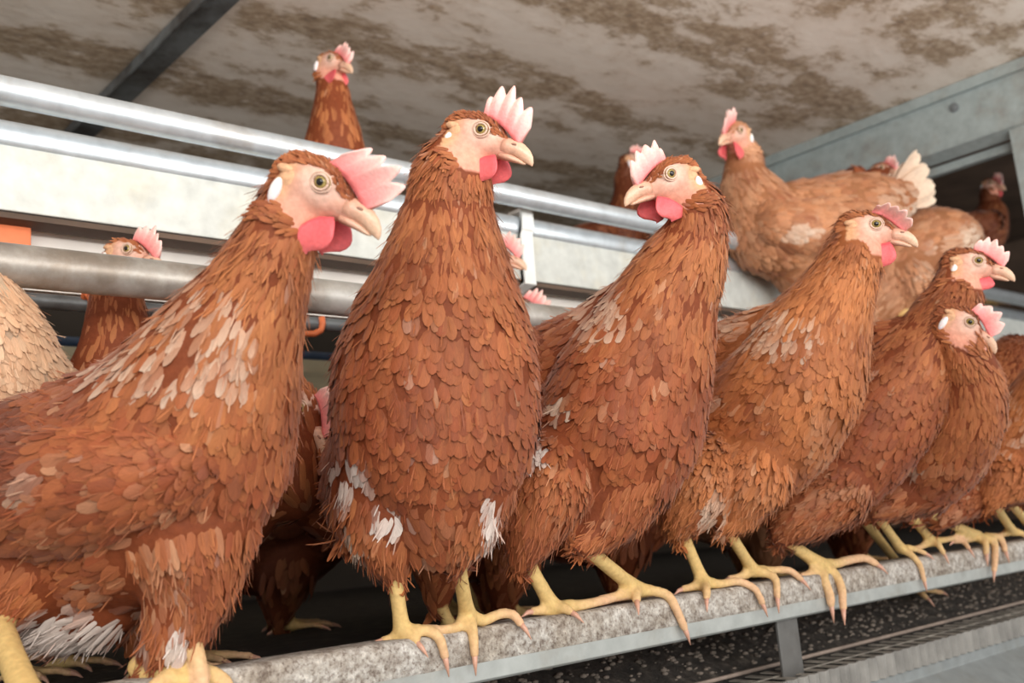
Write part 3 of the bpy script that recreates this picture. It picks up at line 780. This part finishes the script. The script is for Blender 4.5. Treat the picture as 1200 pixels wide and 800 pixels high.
        for k in range(3):
            f.append(feathers(rng, P-td*.012*k+up*.004*k, Nn, D, np.full(n, ln*(1-.18*k)), np.full(n, .026*sc), np.full(n, .5), np.full(n, .02), pal['body'][None]*.5+cc*.5, cc))
        feather_obj('tail', f, root)
    if hd is not None: build_head(hd, root, head.get('comb', {}), rng)
    return root

def ch(kind, *pts): return (kind, [(W(x, y, q), r*q/F) for (x, y, q, r) in pts])
def toeY(pts, Y0=YP+.008, Y1=YP-.004, n=None):
    """toe across the rail: on top at first, over the front edge at the end"""
    out = []
    for (x, y, k) in pts: out.append(AY(x, y, Y0*(1-k)+Y1*k))
    return out

# ---- hen 1 (nearest, left)
hen('large brown hen nearest the camera at left, pale streaks down its neck',
    [ch('main', (334, 262, .553, 41), (316, 305, .555, 51), (297, 350, .56, 63), (270, 405, .567, 84), (240, 470, .58, 110), (203, 530, .60, 132), (130, 562, .645, 130), (40, 585, .71, 118), (-60, 600, .79, 95), (-140, 570, .87, 60)),
     ch('other', (190, 600, .60, 105), (110, 625, .64, 108), (25, 640, .69, 98)),
     ch('thigh', (215, 600, .585, 92), (222, 670, .58, 60), (205, 735, .575, 38), (180, 770, .575, 20)),
     ch('thigh', (70, 640, .62, 85), (15, 700, .60, 42), (-5, 735, .595, 25)),
     ch('fluff', (130, 700, .61, 45), (80, 725, .62, 38), (60, 735, .63, 28)),
     ch('wing', (258, 500, .575, 30), (205, 540, .553, 62), (110, 565, .57, 82), (20, 580, .62, 80), (-70, 585, .70, 60))],
    head=dict(eye=W(375, 213, .533), fwd=CV(.92, -.34, .22), scale=1.02, comb=dict(h=30, fwd=1.25, lean=-.15, n=4, ph=.5, wat=1.05)),
    legs=[(W(165, 782, .575), AY(212, 800, YP+.006), [toeY([(222, 778, 0), (228, 762, .6), (234, 785, 1.), (238, 815, 1.3)]), toeY([(245, 790, .5), (262, 800, .8), (268, 815, 1)]), toeY([(195, 795, .4), (180, 806, .8)])], .0078),
          (W(2, 742, .575), AY(38, 830, YP+.006), [toeY([(60, 835, .5), (90, 840, .8)]), toeY([(20, 840, .5), (10, 850, .8)])], .0085)],
    pal='mid', seed=1, voxel=.0021,
    patches=[(245, 385, 62, 62, .75, CREAM, 1), (165, 415, 80, 25, .7, CREAM, 1), (240, 600, 45, 16, .5, TAN, 0), (95, 735, 75, 28, .95, WHITE, 0), (215, 740, 14, 28, .9, WHITE, 0), (195, 640, 30, 18, .5, TAN, 0),
             (45, 560, 20, 30, .5, CREAM, 0), (300, 290, 40, 40, .3, GOLD*1.2, 1), (20, 520, 35, 70, .9, DARKR, 0), (160, 690, 70, 25, .4, TAN, 0), (120, 600, 120, 70, .25, TAN, 0)],
    tail=(W(-140, 560, .87), R@np.array([-.8, -.3, .5]), (0, 0, 1), 9, .09, DARKR), base=AY(212, 800, YP+.006))

# ---- hen 2 (tall, second from left)
hen('tall upright dark rufous hen, second large hen from the left on the rail',
    [ch('main', (531, 205, .675, 45), (526, 245, .68, 52), (523, 290, .68, 66), (520, 340, .68, 84), (515, 395, .68, 106), (511, 450, .685, 121), (508, 505, .69, 118), (480, 550, .74, 100), (460, 565, .82, 85), (440, 560, .92, 65), (425, 520, 1.0, 40)),
     ch('other', (515, 540, .685, 96), (520, 590, .685, 72)),
     ch('thigh', (460, 560, .68, 64), (450, 600, .675, 52), (455, 638, .675, 34), (461, 668, .675, 17)),
     ch('thigh', (550, 560, .675, 58), (545, 600, .67, 46), (538, 632, .67, 28), (535, 655, .67, 15)),
     ch('fluff', (418, 555, .685, 26), (408, 585, .685, 22), (402, 618, .685, 12))],
    head=dict(eye=W(563, 151, .655), fwd=CV(.88, -.17, .36), scale=.98, comb=dict(h=27, fwd=.15, lean=.12, n=4.5, ph=2.2, wat=.95)),
    legs=[(W(462, 672, .672), AY(472, 744, YP+.014), [toeY([(490, 738, .2), (508, 741, .7), (517, 752, 1), (521, 768, 1)]), toeY([(480, 745, .1), (488, 752, .5)]), toeY([(462, 748, -.8), (450, 750, -1)])], .0056),
          (W(536, 655, .668), AY(548, 722, YP+.012), [toeY([(553, 735, .6), (555, 750, 1), (556, 766, 1)]), toeY([(567, 727, 0), (583, 720, .2), (600, 719, .6), (610, 730, 1)]), toeY([(535, 735, .2), (515, 738, .2), (500, 736, .2)])], .0056)],
    pal='red', seed=2, voxel=.0021,
    patches=[(410, 545, 24, 30, .9, WHITE, 0), (455, 598, 20, 26, .8, WHITE, 0), (407, 630, 14, 26, .8, CREAM, 0), (583, 600, 10, 40, .8, WHITE, 0), (520, 600, 55, 45, .3, TAN, 0), (460, 350, 25, 30, .25, GOLD, 1), (530, 640, 60, 20, .35, TAN, 0)],
    base=AY(510, 740, YP+.012))

# ---- hen 3 (head turned back to the left)
hen('rufous hen looking left with its head turned back over the row',
    [ch('main', (818, 246, .765, 31), (814, 278, .77, 38), (800, 312, .775, 50), (782, 350, .78, 60), (762, 400, .785, 76), (742, 450, .79, 91), (722, 500, .80, 98), (690, 515, .86, 92), (655, 505, .94, 86), (610, 490, 1.03, 66), (585, 470, 1.1, 40)),
     ch('other', (765, 370, .79, 60), (715, 420, .83, 72), (668, 450, .88, 78)),
     ch('other', (700, 560, .79, 62), (670, 580, .80, 55)),
     ch('thigh', (742, 545, .78, 58), (725, 585, .775, 44), (703, 612, .77, 32), (685, 634, .758, 17)),
     ch('thigh', (640, 560, .76, 58), (628, 600, .755, 44), (618, 632, .75, 28), (612, 652, .75, 15))],
    head=dict(eye=W(787, 203, .745), fwd=CV(-.86, -.17, .40), scale=1.0, comb=dict(h=20, fwd=.1, lean=-.1, n=4.5, ph=1.0, wat=.9, ww=1.25)),
    legs=[(W(616, 655, .75), AY(648, 712, YP+.014), [toeY([(660, 712, .3), (668, 716, .7)]), toeY([(640, 715, -.5), (625, 716, -.6)]), toeY([(685, 708, .1), (720, 700, 0), (735, 698, 0)])], .0060),
          (W(684, 640, .755), AY(745, 690, YP+.012), [toeY([(765, 692, .2), (782, 697, .7), (792, 712, 1), (802, 735, 1)]), toeY([(745, 697, .7), (746, 703, 1)]), toeY([(725, 698, 0), (705, 702, 0)])], .0062)],
    pal='mid', seed=3,
    patches=[(710, 345, 36, 40, .95, CREAM*1.05, 1), (620, 520, 26, 18, .9, WHITE, 0), (662, 463, 15, 9, .9, CREAM, 0), (690, 600, 50, 30, .3, TAN, 0), (670, 385, 40, 20, .3, GOLD, 0)],
    base=AY(700, 706, YP+.012))

# ---- hen 4
hen('ginger hen facing right with drooping pink wattles, in the middle of the row',
    [ch('main', (1000, 298, .875, 33), (988, 328, .88, 40), (972, 362, .885, 50), (954, 400, .89, 64), (935, 445, .895, 76), (900, 490, .92, 84), (862, 508, .96, 86), (815, 505, 1.03, 78), (775, 490, 1.12, 58), (750, 470, 1.2, 36)),
     ch('other', (940, 390, .91, 45), (890, 420, .95, 58), (850, 440, 1.0, 60)),
     ch('thigh', (820, 555, .885, 54), (806, 585, .88, 38), (800, 606, .88, 24), (798, 622, .88, 13)),
     ch('thigh', (880, 550, .885, 50), (866, 585, .885, 34), (855, 605, .88, 20), (850, 616, .88, 12))],
    head=dict(eye=W(1027, 262, .86), fwd=CV(.94, -.03, .26), scale=1.0, comb=dict(h=14, fwd=.9, lean=-.9, n=4.5, ph=.2, wat=1.12, ww=1.25)),
    legs=[(W(799, 622, .88), AY(824, 682, YP+.014), [toeY([(845, 684, .2), (865, 681, .5), (885, 690, 1), (893, 706, 1.1)]), toeY([(828, 692, .8), (828, 700, 1)]), toeY([(810, 688, -.5), (800, 690, -.6)])], .0055),
          (W(851, 618, .88), AY(882, 668, YP+.014), [toeY([(898, 672, .3), (909, 678, .9), (911, 700, 1)]), toeY([(905, 668, 0), (925, 668, .3), (938, 678, .9)]), toeY([(868, 675, -.4), (855, 678, -.5)])], .0055)],
    pal='ginger', seed=4,
    patches=[(905, 382, 60, 30, .75, CREAM, 1), (800, 525, 30, 14, .7, TAN, 0), (845, 590, 16, 30, .75, CREAM, 0), (970, 500, 25, 50, .4, TAN, 0), (870, 560, 80, 40, .3, TAN, 0), (835, 460, 25, 10, .6, CREAM, 0)],
    base=AY(850, 680, YP+.014))

# ---- hen 5 and 6
hen('dark rufous hen at right, the upper of two heads close together there',
    [ch('main', (1120, 345, .965, 30), (1106, 370, .97, 35), (1092, 398, .975, 42), (1068, 435, .98, 54), (1035, 480, .985, 64), (995, 525, 1.0, 66), (950, 550, 1.05, 62), (905, 560, 1.15, 52), (870, 550, 1.24, 34)),
     ch('other', (1060, 410, .99, 40), (1015, 450, 1.03, 46), (980, 480, 1.08, 46)),
     ch('thigh', (975, 570, .975, 48), (945, 595, .97, 38), (925, 615, .965, 22), (918, 628, .96, 13))],
    head=dict(eye=W(1147, 305, .95), fwd=CV(.93, -.05, .28), scale=.97, comb=dict(h=18, fwd=.4, lean=-.1, n=5, ph=2.0, wat=.7)),
    legs=[(W(918, 632, .96), AY(962, 662, YP+.012), [toeY([(966, 680, .7), (972, 695, 1), (974, 708, 1)]), toeY([(978, 672, .6), (986, 688, 1.1), (988, 712, 1.5)]), toeY([(980, 660, 0), (1000, 655, 0), (1015, 654, .2), (1026, 660, .7)]), toeY([(950, 672, 0), (940, 675, 0)])], .0068)],
    pal='red', seed=5,
    patches=[(1000, 570, 50, 8, .5, TAN, 0), (1025, 430, 12, 8, .6, CREAM, 0), (960, 600, 50, 25, .3, TAN, 0)],
    base=AY(962, 664, YP+.012))
hen('brown hen at right with head held low under its neighbour, red-based pink comb',
    [ch('main', (1127, 412, .945, 27), (1133, 432, .955, 34), (1136, 460, .965, 40), (1128, 490, .98, 46), (1105, 525, 1.01, 52), (1070, 550, 1.06, 54), (1030, 560, 1.14, 50), (990, 560, 1.25, 36)),
     ch('thigh', (1060, 570, 1.03, 32), (1026, 590, 1.045, 20), (1012, 601, 1.05, 12)),
     ch('thigh', (1090, 570, 1.03, 30), (1046, 588, 1.025, 20), (1032, 598, 1.02, 12))],
    head=dict(eye=W(1137, 377, .93), fwd=CV(.82, -.42, .30), scale=.93, comb=dict(h=20, fwd=.6, lean=-.1, n=3.5, ph=.5, wat=.6)),
    legs=[(W(1008, 603, 1.05), AY(1074, 688, .655), [[AY(1088, 691, .648), AY(1104, 694, .642)], [AY(1080, 695, .640), AY(1086, 700, .635)], [AY(1062, 693, .652), AY(1050, 696, .650)]], .0056),
          (W(1027, 602, 1.02), AY(1055, 642, YP+.014), [toeY([(1068, 650, .5), (1078, 662, 1), (1083, 680, 1)]), toeY([(1072, 643, 0), (1084, 648, .6)])], .0052)],
    pal='red', seed=6, patches=[(1120, 540, 60, 8, .4, TAN, 0), (1080, 545, 8, 12, .5, CREAM, 0), (1055, 585, 50, 14, .3, TAN, 0)], base=AY(1045, 645, YP+.014))
# ---- hen 7 at the right edge
hen('orange hen cut off by the right edge of the picture, standing on the rail',
    [ch('main', (1245, 420, 1.12, 30), (1240, 450, 1.13, 40), (1222, 490, 1.15, 50), (1190, 525, 1.17, 52), (1150, 550, 1.2, 48), (1110, 555, 1.28, 40), (1080, 545, 1.36, 26)),
     ch('thigh', (1180, 555, 1.14, 36), (1168, 575, 1.13, 20), (1164, 586, 1.13, 11)),
     ch('thigh', (1205, 555, 1.14, 34), (1190, 572, 1.13, 18), (1182, 582, 1.13, 11))],
    head=dict(eye=W(1262, 385, 1.09), fwd=CV(.9, -.1, .4), scale=1.0, comb=dict(h=18)),
    legs=[(W(1164, 588, 1.13), AY(1186, 622, YP+.012), [toeY([(1198, 625, .3), (1208, 632, 1)]), toeY([(1175, 626, -.4), (1168, 628, -.5)])], .0055),
          (W(1180, 584, 1.13), AY(1204, 612, YP+.012), [toeY([(1216, 620, .5), (1222, 630, 1)])], .0055)],
    pal='ginger', seed=7, patches=[(1190, 490, 30, 40, .4, CREAM*.9, 1)], base=AY(1186, 622, YP+.012))
# hen between 6 and 7: shows legs and belly
hen('brown hen mostly hidden at right, only belly and yellow legs showing between its neighbours',
    [ch('main', (1190, 420, 1.25, 28), (1180, 450, 1.25, 38), (1150, 500, 1.24, 46), (1120, 545, 1.22, 46), (1085, 560, 1.27, 42), (1055, 560, 1.34, 30)),
     ch('thigh', (1100, 575, 1.16, 32), (1080, 595, 1.13, 20), (1068, 603, 1.12, 12)),
     ch('thigh', (1135, 575, 1.16, 32), (1115, 595, 1.13, 20), (1105, 607, 1.12, 13))],
    legs=[(W(1065, 602, 1.10), AY(1092, 634, YP+.012), [toeY([(1100, 638, .7), (1106, 648, 1)]), toeY([(1108, 632, 0), (1125, 630, .3), (1135, 642, 1)]), toeY([(1080, 640, -.3), (1070, 643, -.4)])], .0052),
          (W(1098, 606, 1.12), AY(1145, 628, YP+.010), [toeY([(1155, 636, .9), (1156, 648, 1)]), toeY([(1165, 634, .7), (1166, 655, 1.1), (1165, 668, 1.2)]), toeY([(1172, 630, .6), (1178, 645, 1)]), toeY([(1130, 632, 0), (1118, 634, 0)])], .0062)],
    pal='mid', seed=8, base=AY(1120, 632, YP+.012), patches=[(1110, 600, 35, 14, .6, TAN, 0)], dens=2.5)

# ================================================================== hens farther back, in standard stance
def generic(label, x, y, zfoot, yaw, pal='dark', s=1.0, headyaw=0, headpitch=-.1, neck=1.0, seed=20, tailup=0, big=1.35, crouch=0, patches=(), withhead=True, tailcol=None, tall=0.0, voxel=.0032, dens=2.2):
    c_, s_ = math.cos(yaw), math.sin(yaw); f = np.array([c_, s_, 0]); l = np.array([-s_, c_, 0]); u = np.array([0, 0, 1.])
    B = np.array([x, y, zfoot])
    def g(a, b, c): return B+(f*a+l*b+u*(c-crouch))*s
    hx, hz = .085+.02*(1-neck), .215+.085*neck+tall
    main = [('main', [(g(hx-.012, 0, hz-.028), .021*s), (g(hx-.012, 0, hz-.055), .026*s), (g(.07, 0, .225+tall*.5), .036*s), (g(.048, 0, .188+tall*.2), .050*s), (g(0, 0, .165), .062*s), (g(-.05, 0, .168), .058*s), (g(-.10, 0, .185+tailup*.3), .042*s), (g(-.145, 0, .215+tailup), .022*s)])]
    th = [('thigh', [(g(.0, b, .13), .036*s), (g(-.005, b, .098), .020*s), (g(-.008, b, .078), .011*s)]) for b in (-.032, .032)]
    wg = [('wing', [(g(.045, b, .195), .026*s), (g(0, b*1.1, .185), .036*s), (g(-.06, b, .18), .034*s), (g(-.12, b*.6, .185+tailup*.4), .020*s)]) for b in (-.036, .036)]
    legs = []
    for b in (-.032, .032):
        hk = B+(f*-.010+l*b+u*(max(.080-crouch, .03)))*s; an = B+(f*.004+l*b)*s+u*.008*s
        legs.append((hk, an, auto_toes(an, f, zfoot, s), .0052*s))
    ha = yaw+headyaw; fw = np.array([math.cos(ha)*math.cos(headpitch), math.sin(ha)*math.cos(headpitch), math.sin(headpitch)])
    yv = nrm(np.cross(u, fw)); ho = g(hx, 0, hz); up = nrm(u-fw*(u@fw))
    side = 1
    eyep = ho+fw*.008*s+yv*0+up*.003*s
    Mh = np.array([fw, yv, up]); sd = 1 if (O-ho)@yv > 0 else -1
    eye = ho+Mh.T@(np.array([8, sd*13.3, 3])*.001*s)
    tl = (g(-.135, 0, .205+tailup), -f*.9+u*(.35+tailup*3), l, 8, .075*s, PAL[pal]['body'] if tailcol is None else tailcol)
    return hen(label, main+th+wg, head=dict(eye=eye, fwd=fw, scale=s, up=u, comb=dict(h=20, ph=seed, lean=random.Random(seed).uniform(-.3, .3))) if withhead else None,
               legs=legs, tail=tl, pal=pal, sc=s, seed=seed, voxel=voxel, dens=dens, big=big, patches=patches, base=B)
def at(px, py, Y):
    p = AY(px, py, Y); return p
PI = math.pi
FL = H-.078

def hen_eye(label, px, py, Y, zfoot, fwd, yaw, **k):
    """a farther hen whose near eye is where the photo shows it"""
    s_ = k.get('s', 1.0); e = AY(px, py, Y); x = nrm(fwd); u = np.array([0, 0, 1.])
    hyaw = math.atan2(x[1], x[0]); pit = math.asin(x[2])
    yv = nrm(np.cross(u, x)); up = nrm(u-x*(u@x)); sd = 1 if (O-e)@yv > 0 else -1
    ho = e-np.array([x, yv, up]).T@(np.array([8, sd*13.3, 3])*.001*s_)
    hz = (ho[2]-zfoot)/s_; neck = k.pop('neck', 1.0); hx = .085+.02*(1-neck); k.pop('tall', None)
    tall = hz+k.get('crouch', 0)-(.215+.085*neck)
    f = np.array([math.cos(yaw), math.sin(yaw), 0]); b = ho-f*hx*s_
    return generic(label, b[0], b[1], zfoot, yaw, headyaw=hyaw-yaw, headpitch=pit, neck=neck, tall=tall, **k)

# upper hens on the lower pipe, at right
PT = H+.80/3.42+.0165
def on_pipe(px, dy=0):                                  # point on top of the weathered pipe under a pixel column
    for y in np.linspace(380, 440, 200):
        p = AY(px, y, .80)
        if p[2] <= PT: return p+np.array([0, dy, .005])
hen('light brown hen on the upper pipe at right with raised white-tipped tail',
    [ch('main', (872, 186, 1.575, 21), (873, 208, 1.575, 26), (882, 236, 1.565, 40), (903, 268, 1.56, 54), (945, 270, 1.60, 60), (992, 252, 1.65, 50), (1035, 238, 1.70, 34), (1062, 222, 1.74, 20)),
     ch('thigh', (925, 300, 1.57, 36), (935, 330, 1.58, 22), (940, 348, 1.58, 9)),
     ch('thigh', (955, 300, 1.64, 34), (965, 330, 1.65, 20), (968, 346, 1.65, 9)),
     ch('wing', (905, 262, 1.51, 26), (940, 268, 1.53, 36), (985, 255, 1.59, 32), (1030, 245, 1.66, 20))],
    head=dict(eye=W(869, 152, 1.535), fwd=CV(-.64, -.12, .72), scale=1.18, comb=dict(h=24, fwd=.2, n=4.5)),
    legs=[(W(940, 348, 1.58), on_pipe(948), auto_toes(on_pipe(948), np.array([.1, -1., 0]), PT, 1), .0052),
          (W(968, 346, 1.65), on_pipe(985), auto_toes(on_pipe(985), np.array([.1, -1., 0]), PT, 1), .0052)],
    tail=(W(1038, 238, 1.66), W(1095, 196, 1.72)-W(1038, 238, 1.66), np.array([.2, .1, -1]), 12, .118, CREAM, .34),
    pal='tan', seed=31, voxel=.0032, big=1.25, patches=[(930, 272, 26, 8, .8, CREAM, 0), (1050, 240, 40, 30, .5, CREAM, 0), (1075, 260, 30, 40, .7, CREAM, 0)])
hen('light brown hen seen from behind on the upper pipe at right, pale fluffy rump',
    [ch('main', (1002, 395, 1.74, 26), (1012, 372, 1.75, 32), (1030, 340, 1.76, 40), (1055, 305, 1.78, 46), (1090, 285, 1.80, 42), (1120, 278, 1.82, 28), (1138, 282, 1.84, 13)),
     ch('fluff', (1090, 300, 1.77, 34), (1120, 300, 1.79, 22)),
     ch('thigh', (1060, 325, 1.74, 32), (1064, 348, 1.74, 18), (1063, 358, 1.74, 9)),
     ch('thigh', (1085, 320, 1.82, 30), (1088, 345, 1.83, 16), (1088, 355, 1.83, 8))],
    head=dict(eye=W(990, 410, 1.70), fwd=CV(-.7, -.5, .5), scale=1.0),
    legs=[(W(1063, 360, 1.74), on_pipe(1046, -.004), auto_toes(on_pipe(1046, -.004), np.array([-.3, -1., 0]), PT, 1), .0056),
          (W(1088, 357, 1.83), on_pipe(1090), auto_toes(on_pipe(1090), np.array([-.3, -1., 0]), PT, 1), .0056)],
    pal='tan', seed=32, voxel=.0034, big=1.25, patches=[(1130, 285, 20, 30, .8, CREAM, 0), (1095, 300, 40, 25, .4, CREAM, 0), (1070, 268, 20, 8, .6, TAN, 0)])
TB = H+.355
hen_eye('brown hen with head up near the ceiling behind the top pipe, left of centre', 386, 67, 1.08, TB, CV(.78, -.12, .6), -1.95, crouch=.05, pal='mid', seed=33)
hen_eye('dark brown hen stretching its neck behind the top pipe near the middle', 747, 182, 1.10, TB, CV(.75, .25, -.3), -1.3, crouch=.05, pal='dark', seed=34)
hen_eye('brown hen head just visible over the back of the light brown hen', 1033, 196, .86, H+.40, CV(.5, -.05, .85), -1.4, pal='red', seed=35, s=.95)
hen_eye('dark brown hen in the shadowy opening beneath the end frame at right', 1160, 214, .90, H+.40, CV(.35, -.1, .9), -.6, pal='dark', seed=36, s=.95)

# hens on the litter floor behind the row
hen_eye('brown hen peering over the weathered pipe at far left, pink comb upright', 148, 291, .857, FL, CV(.92, -.06, .35), -.85, pal='mid', seed=41)
hen('pale cream hen cut off by the left edge, behind the nearest hen',
    [ch('main', (-72, 285, .76, 42), (-58, 320, .76, 50), (-42, 365, .765, 66), (-30, 410, .77, 84), (-12, 460, .79, 92), (30, 500, .86, 80), (60, 520, .96, 58)),
     ch('thigh', (0, 520, .77, 60), (0, 600, .77, 36), (2, 640, .77, 18)), ch('thigh', (-40, 520, .80, 60), (-40, 600, .80, 36), (-40, 640, .80, 18))],
    head=dict(eye=W(-60, 240, .75), fwd=CV(.6, -.1, .7), scale=1.0),
    legs=[(W(2, 645, .77), AZ(5, 765, -.067), auto_toes(AZ(5, 765, -.067), np.array([.5, -.8, 0]), FL, 1), .0056), (W(-40, 645, .80), AZ(-40, 765, -.067), auto_toes(AZ(-40, 765, -.067), np.array([.5, -.8, 0]), FL, 1), .0056)],
    pal='pale', seed=42, voxel=.0026, big=1.0, patches=[(30, 440, 40, 30, .4, TAN, 0)])
hen_eye('dark hen with lowered head between the two nearest hens', 352, 478, .70, FL, CV(.62, -.62, .35), -.75, pal='red', seed=43, neck=0.3, crouch=.05, s=1.12)
generic('brown hen crouching behind the tall upright hen, belly near the rail', AZ(425, 745, -.075)[0], .70, FL, -.62, pal='mid', seed=44, neck=0.0, tall=.0, crouch=.04)
hen_eye('hen showing only comb and face beside the white trough clip', 583, 292, .857, FL, CV(.95, -.1, .2), -.7, pal='mid', seed=45)
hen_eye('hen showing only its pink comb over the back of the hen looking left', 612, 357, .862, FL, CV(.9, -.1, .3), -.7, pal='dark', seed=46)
for lb, px, Y, yaw, pal, sd in (
    ('shaded brown hen behind the rail, seen below the belly of the hen looking left', 585, .80, -.5, 'red', 51),
    ('shaded brown hen standing back from the rail between the third and fourth birds', 725, .78, -.75, 'mid', 52),
    ('shaded pale-bellied hen behind the rail under the ginger hen', 890, .78, -.5, 'tan', 53),
    ('shaded hen behind the rail under the two close-set heads at right', 1000, .80, -.7, 'red', 54),
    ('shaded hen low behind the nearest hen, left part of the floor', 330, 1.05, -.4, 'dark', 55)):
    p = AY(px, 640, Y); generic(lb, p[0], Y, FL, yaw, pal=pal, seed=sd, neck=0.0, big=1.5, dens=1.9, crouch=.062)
